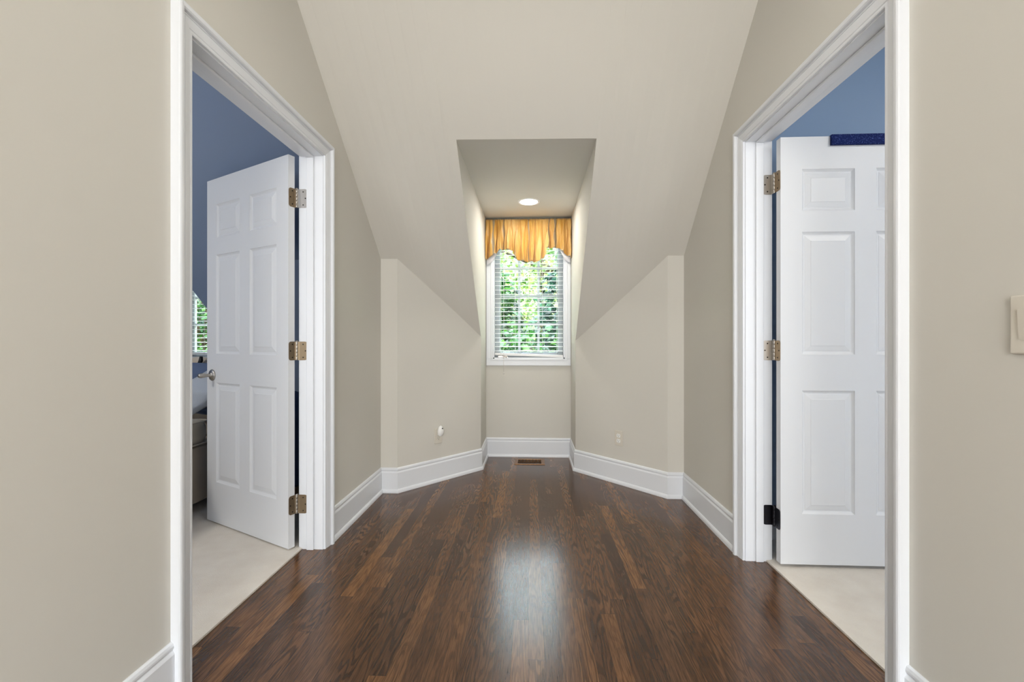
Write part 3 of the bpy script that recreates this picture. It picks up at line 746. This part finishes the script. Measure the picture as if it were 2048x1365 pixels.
# floor register
rx0, rx1, ry0, ry1 = -.152, .118, 3.752, 3.935
cx_, cy_ = (rx0+rx1)/2, (ry0+ry1)/2
root = empty('floor_register', (cx_, cy_, 0)); tag(root, 'copper floor register with dark scroll openings under the window', 'floor vent')
W2, D2 = (rx1-rx0)/2, (ry1-ry0)/2
mb = MB()
for (ax, ay, bx, by) in ((-W2, -D2, W2, -D2+.028), (-W2, D2-.028, W2, D2), (-W2, -D2+.028, -W2+.03, D2-.028), (W2-.03, -D2+.028, W2, D2-.028)):
    mb.box((ax, ay, .0005), (bx, by, .0045))
mb.build('register_frame', M_copper, root, bevel=.002)
MB().box((-W2+.028, -D2+.026, .0004), (W2-.028, D2-.026, .0012)).build('duct_shade_plate', M_hole, root)  # solid dark plate painted in place of the unlit duct
mb = MB(); gw = W2-.03; gd = D2-.028
for k in range(-3, 4):
    xc = k*gw/3.5
    for s in (-1, 1):
        pts = []
        for q in range(15):
            t = q/14; a = t*2.6*PI; r = .026*(1-t*.75)
            pts.append((xc+s*(.002+r*math.cos(a)*.55), s*.024+r*math.sin(a)*.8, .0035))
        mb.tube(pts, .0019, 5)
for k in range(-3, 5):
    x = (k-.5)*gw/3.5; mb.tube([(x, -gd, .003), (x, gd, .003)], .0014, 5)
mb.tube([(-gw, 0, .003), (gw, 0, .003)], .0015, 5)
mb.build('scroll_grille', M_copper, root)

# ------------------------------------------------------------------ left room contents
def sofacushion(mb, a, b, r, mi=0, puff=.0, n=10):
    """box with rounded edges and a puffed surface"""
    import bmesh
    (x0, y0, z0), (x1, y1, z1) = a, b
    bm = bmesh.new(); bmesh.ops.create_cube(bm, size=1)
    for v in bm.verts: v.co = Vector((x0+(v.co.x+.5)*(x1-x0), y0+(v.co.y+.5)*(y1-y0), z0+(v.co.z+.5)*(z1-z0)))
    bmesh.ops.bevel(bm, geom=bm.edges[:]+bm.verts[:], offset=r, segments=6, profile=.5, affect='EDGES')
    bm.verts.ensure_lookup_table()
    vs = [tuple(v.co) for v in bm.verts]; fs = [tuple(v.index for v in f.verts) for f in bm.faces]; bm.free()
    mb.add(vs, fs, mi, True); return mb
sofa = empty('sofa', (-2.5, 2.0, .008)); tag(sofa, 'oatmeal linen sofa glimpsed beside the open left door', 'sofa')
so = Vector((-2.5, 2.0, .008))
def SB_(a, b, r):
    return sofacushion(MB(), tuple(Vector(a)-so), tuple(Vector(b)-so), r)
SB_((-2.93, 1.05, .075), (-2.085, 3.005, .425), .015).build('base', M_linen, sofa)
for (ya_, yb_) in ((1.27, 1.965), (1.97, 2.665)):
    c = SB_((-2.72, ya_, .425), (-2.075, yb_, .592), .062).build('seat_cushion', M_cush, sofa)
    pp = MB(); zc = .425+.165-.03
    for zc, in ((.578,), (.44,)):
        x0_, x1_, y0_, y1_ = -2.70, -2.092, ya_+.017, yb_-.017
        pts = []
        for (cxx, cyy, a0) in ((x1_-.03, y0_+.03, -PI/2), (x1_-.03, y1_-.03, 0), (x0_+.03, y1_-.03, PI/2), (x0_+.03, y0_+.03, PI)):
            for q in range(6):
                a = a0+q/5*PI/2; pts.append(Vector((cxx+.042*math.cos(a), cyy+.042*math.sin(a), zc))-so)
        pts.append(pts[0]); pp.tube(pts, .0055, 8, cap=False)
    pp.build('piping', M_cush, c)
SB_((-2.98, 1.05, .425), (-2.72, 3.005, .86), .05).build('backrest', M_linen, sofa)
for (ya_, yb_) in ((1.05, 1.262), (2.845, 3.005)):
    SB_((-2.90, ya_, .425), (-2.13, yb_, .70), .05).build('armrest', M_linen, sofa)
for x in (-2.15, -2.86):
    for y in (1.12, 2.86):
        MB().lathe([(0, 0), (.018, 0), (.026, .067), (0, .067)], 16, tuple(Vector((x, y, .008))-so)).build('leg', M_black, sofa)
def pillow(name, loc, rot, w_, h_, t_, m, label):
    n = 20; vs = []; 
    for s in (1, -1):
        for j in range(n+1):
            for i in range(n+1):
                u = i/n*2-1; v = j/n*2-1
                sq = (1-u**4)*(1-v**4); th = t_/2*max(0, sq)**.5
                pin_ = 1-.07*(1-abs(u))*abs(v)**3; pin2 = 1-.07*(1-abs(v))*abs(u)**3
                vs.append((u*w_/2*pin2, s*th+.006*math.sin(u*6+v*4)*sq, v*h_/2*pin_))
    K = (n+1)**2; fs = []
    for j in range(n):
        for i in range(n):
            a = j*(n+1)+i; fs.append((a, a+1, a+n+2, a+n+1)); fs.append((K+a+n+1, K+a+n+2, K+a+1, K+a))
    o = MB().add(vs, fs, 0, True).build(name, m, fixn=False); o.location = loc; o.rotation_euler = rot
    tag(o, label, 'pillow'); return o
pillow('throw_pillow', (-2.08, 2.665, .79), (math.radians(-8), math.radians(-30), math.radians(2)), .42, .21, .12, M_grey, 'pale blue grey throw pillow on the sofa past the left door')
pillow('throw_pillow', (-2.31, 2.775, .775), (math.radians(-4), math.radians(4), 0), .52, .36, .09, M_denim, 'denim blue throw pillow behind the pale grey one')
# plush toy on the armrest
root = empty('plush_toy', (-2.38, 2.925, .702)); tag(root, 'cream plush toy with a black curved ear above the blue pillow', 'toy')
def ell(mb, c, r, n=20, k=12):
    vs = []
    for j in range(k+1):
        a = -PI/2+PI*j/k
        for i in range(n):
            b = 2*PI*i/n; vs.append((c[0]+r[0]*math.cos(a)*math.cos(b), c[1]+r[1]*math.cos(a)*math.sin(b), c[2]+r[2]*math.sin(a)))
    fs = [(j*n+i, j*n+(i+1) % n, (j+1)*n+(i+1) % n, (j+1)*n+i) for j in range(k) for i in range(n)]
    return mb.add(vs, fs, 0, True)
b_ = ell(MB(), (0, 0, .075), (.10, .065, .077)); ell(b_, (-.07, -.03, .03), (.04, .045, .03)); ell(b_, (.07, -.03, .03), (.04, .045, .03)); b_.build('body', M_plush, root)
ell(MB(), (0.02, 0, .20), (.125, .06, .075)).build('head', M_plush, root)
MB().tube([(.055, -.055, .195), (.068, -.068, .22), (.085, -.070, .25), (.084, -.066, .278)], [.008, .012, .014, .010], 12).build('ear', M_black, root)
MB().tube([(-.06, 0, .25), (-.075, -.005, .275), (-.09, -.008, .285)], [.014, .018, .010], 12).build('ear', M_plush, root)
# hamper behind the door
root = empty('laundry_hamper', (-1.70, 2.80, .008)); tag(root, 'dark navy hamper with added brown base behind the open left door', 'hamper')
MB().lathe([(0, 0), (.19, 0), (.2, .02), (.205, .12), (.2, .13), (0, .13)], 40).build('base', M_shade_base, root)  # base added to give the shaded brown band near the floor
MB().lathe([(0, .13), (.195, .13), (.202, .16), (.205, .5), (.20, .66), (.17, .70), (.1, .735), (0, .745)], 40).build('bag', M_navy, root)

# ------------------------------------------------------------------ outside
o = MB().box((-60, 4.4, -3.3), (60, 90, -3.0)).build('ground', M_lawn); tag(o, 'sunlit lawn outside beyond the windows', 'lawn', kind='structure')
def tree(loc, crown, nleaf, m, label, seed, size=.06, h=5.5, group='trees outside the windows'):
    r = random.Random(seed); root = empty('tree', loc); tag(root, label, 'tree', group)
    mb = MB(); pts = [(0, 0, 0), (.05, .02, h*.35), (-.04, .05, h*.7), (.03, 0, h)]; mb.tube(pts, [.16, .13, .09, .04], 12)
    cx, cy, cz, rx_, ry_, rz_ = crown
    tips = []
    for k in range(14):
        z0 = h*(.3+.65*r.random()); a = r.random()*2*PI; ln = .7+.3*r.random()
        e = (cx+math.cos(a)*rx_*ln*.8, cy+math.sin(a)*ry_*ln*.8, cz+(r.random()-.4)*rz_)
        mid = ((0+e[0])*.5, e[1]*.5, (z0+e[2])*.5+.2)
        mb.tube([(0, 0, z0), mid, e], [.05, .03, .01], 6)
    mb.build('trunk', M_bark, root)
    vs = []; fs = []
    for k in range(nleaf):
        # clustered leaf positions within the crown
        while True:
            p = Vector((r.uniform(-1, 1), r.uniform(-1, 1), r.uniform(-1, 1)))
            if p.length < 1: break
        f = math.sin(p.x*7+seed)*math.sin(p.y*6+1.3*seed)*math.sin(p.z*8+seed*.7)
        if f < -.08 and r.random() < .8: continue
        c = Vector((cx+p.x*rx_, cy+p.y*ry_, cz+p.z*rz_))
        s = size*r.uniform(.7, 1.4)
        d = Vector((r.uniform(-1, 1), r.uniform(-1, 1), r.uniform(-.8, .3))).normalized()
        n = Vector((r.uniform(-.6, .6), r.uniform(-1, .2), r.uniform(.1, 1))).normalized()
        sd = d.cross(n).normalized(); n = sd.cross(d)
        b = len(vs)
        vs += [c, c+d*s*.5+sd*s*.42-n*s*.08, c+d*s*1.25-n*s*.15, c+d*s*.5-sd*s*.42-n*s*.08, c+d*s*.5+n*s*.06]
        fs += [(b, b+1, b+4), (b+1, b+2, b+4), (b+2, b+3, b+4), (b+3, b, b+4)]
    MB().add([tuple(v) for v in vs], fs).build('foliage', m, root, fixn=False)
tree((-1.15, 8.4, -3), (0, 0, 3.9, 1.1, 1.0, 1.9), 7500, M_leafA, 'fresh green leafy tree filling the left half of the hallway window', 1, .11, group=None)
tree((1.15, 8.8, -3), (0, 0, 4.2, 1.1, 1.0, 2.0), 7000, M_leafB, 'blue green leafy tree behind the right half of the hallway window', 2, .11, 6, group=None)
tree((-.05, 6.3, -3), (0, 0, 3.3, .9, .7, 1.1), 2600, M_leafA, 'low green shrubby tree across the bottom of the hallway window', 3, .10, 4, group=None)
tree((.3, 12.5, -3), (0, 0, 5.6, 3.2, 1.4, 2.6), 9000, M_leafC, 'pale yellow green tree far behind the others outside the hallway window', 4, .11, 7, group=None)
tree((-6.6, 8.4, -3), (0, 0, 3.9, 1.5, 1.0, 1.9), 8000, M_leafA, 'fresh green tree outside the left room window', 5, .08, group=None)
tree((-9.6, 11.8, -3), (0, 0, 4.3, 2.6, 1.6, 3.2), 9000, M_leafB, 'dark green tree standing further off outside the left room window', 6, .12, 7, group=None)

# unseen ceiling lamps added as fill in the hallway and the two rooms
def flush(loc, power, label, r_=.2, c=(1, .95, .87)):
    root = empty('ceiling_fill_lamp', loc); tag(root, label, 'ceiling light')
    MB().lathe([(0, 0), (r_+.01, 0), (r_+.01, -.02), (r_, -.022), (r_, -.01)], 40).build('lamp_base', M_white, root)
    MB().lathe([(r_, -.022), (r_*.9, -.045), (r_*.6, -.06), (0, -.066)], 40).build('lamp_shade', M_lamp, root)
    area('fill_lamp_light', (0, 0, -.075), (0, 0, 0), r_*2, r_*2, power, c, 'DISK', root)
flush((0, 1.2, ZC), 3, 'added unseen round fill lamp on the hallway ceiling above the camera')
flush((0, -1.5, ZC), 3, 'added unseen round fill lamp on the hallway ceiling behind the camera')
flush((-3.0, .6, ZC), 26, 'added unseen round fill lamp on the left room ceiling')
flush((2.7, .6, ZC), 26, 'added unseen round fill lamp on the right room ceiling')
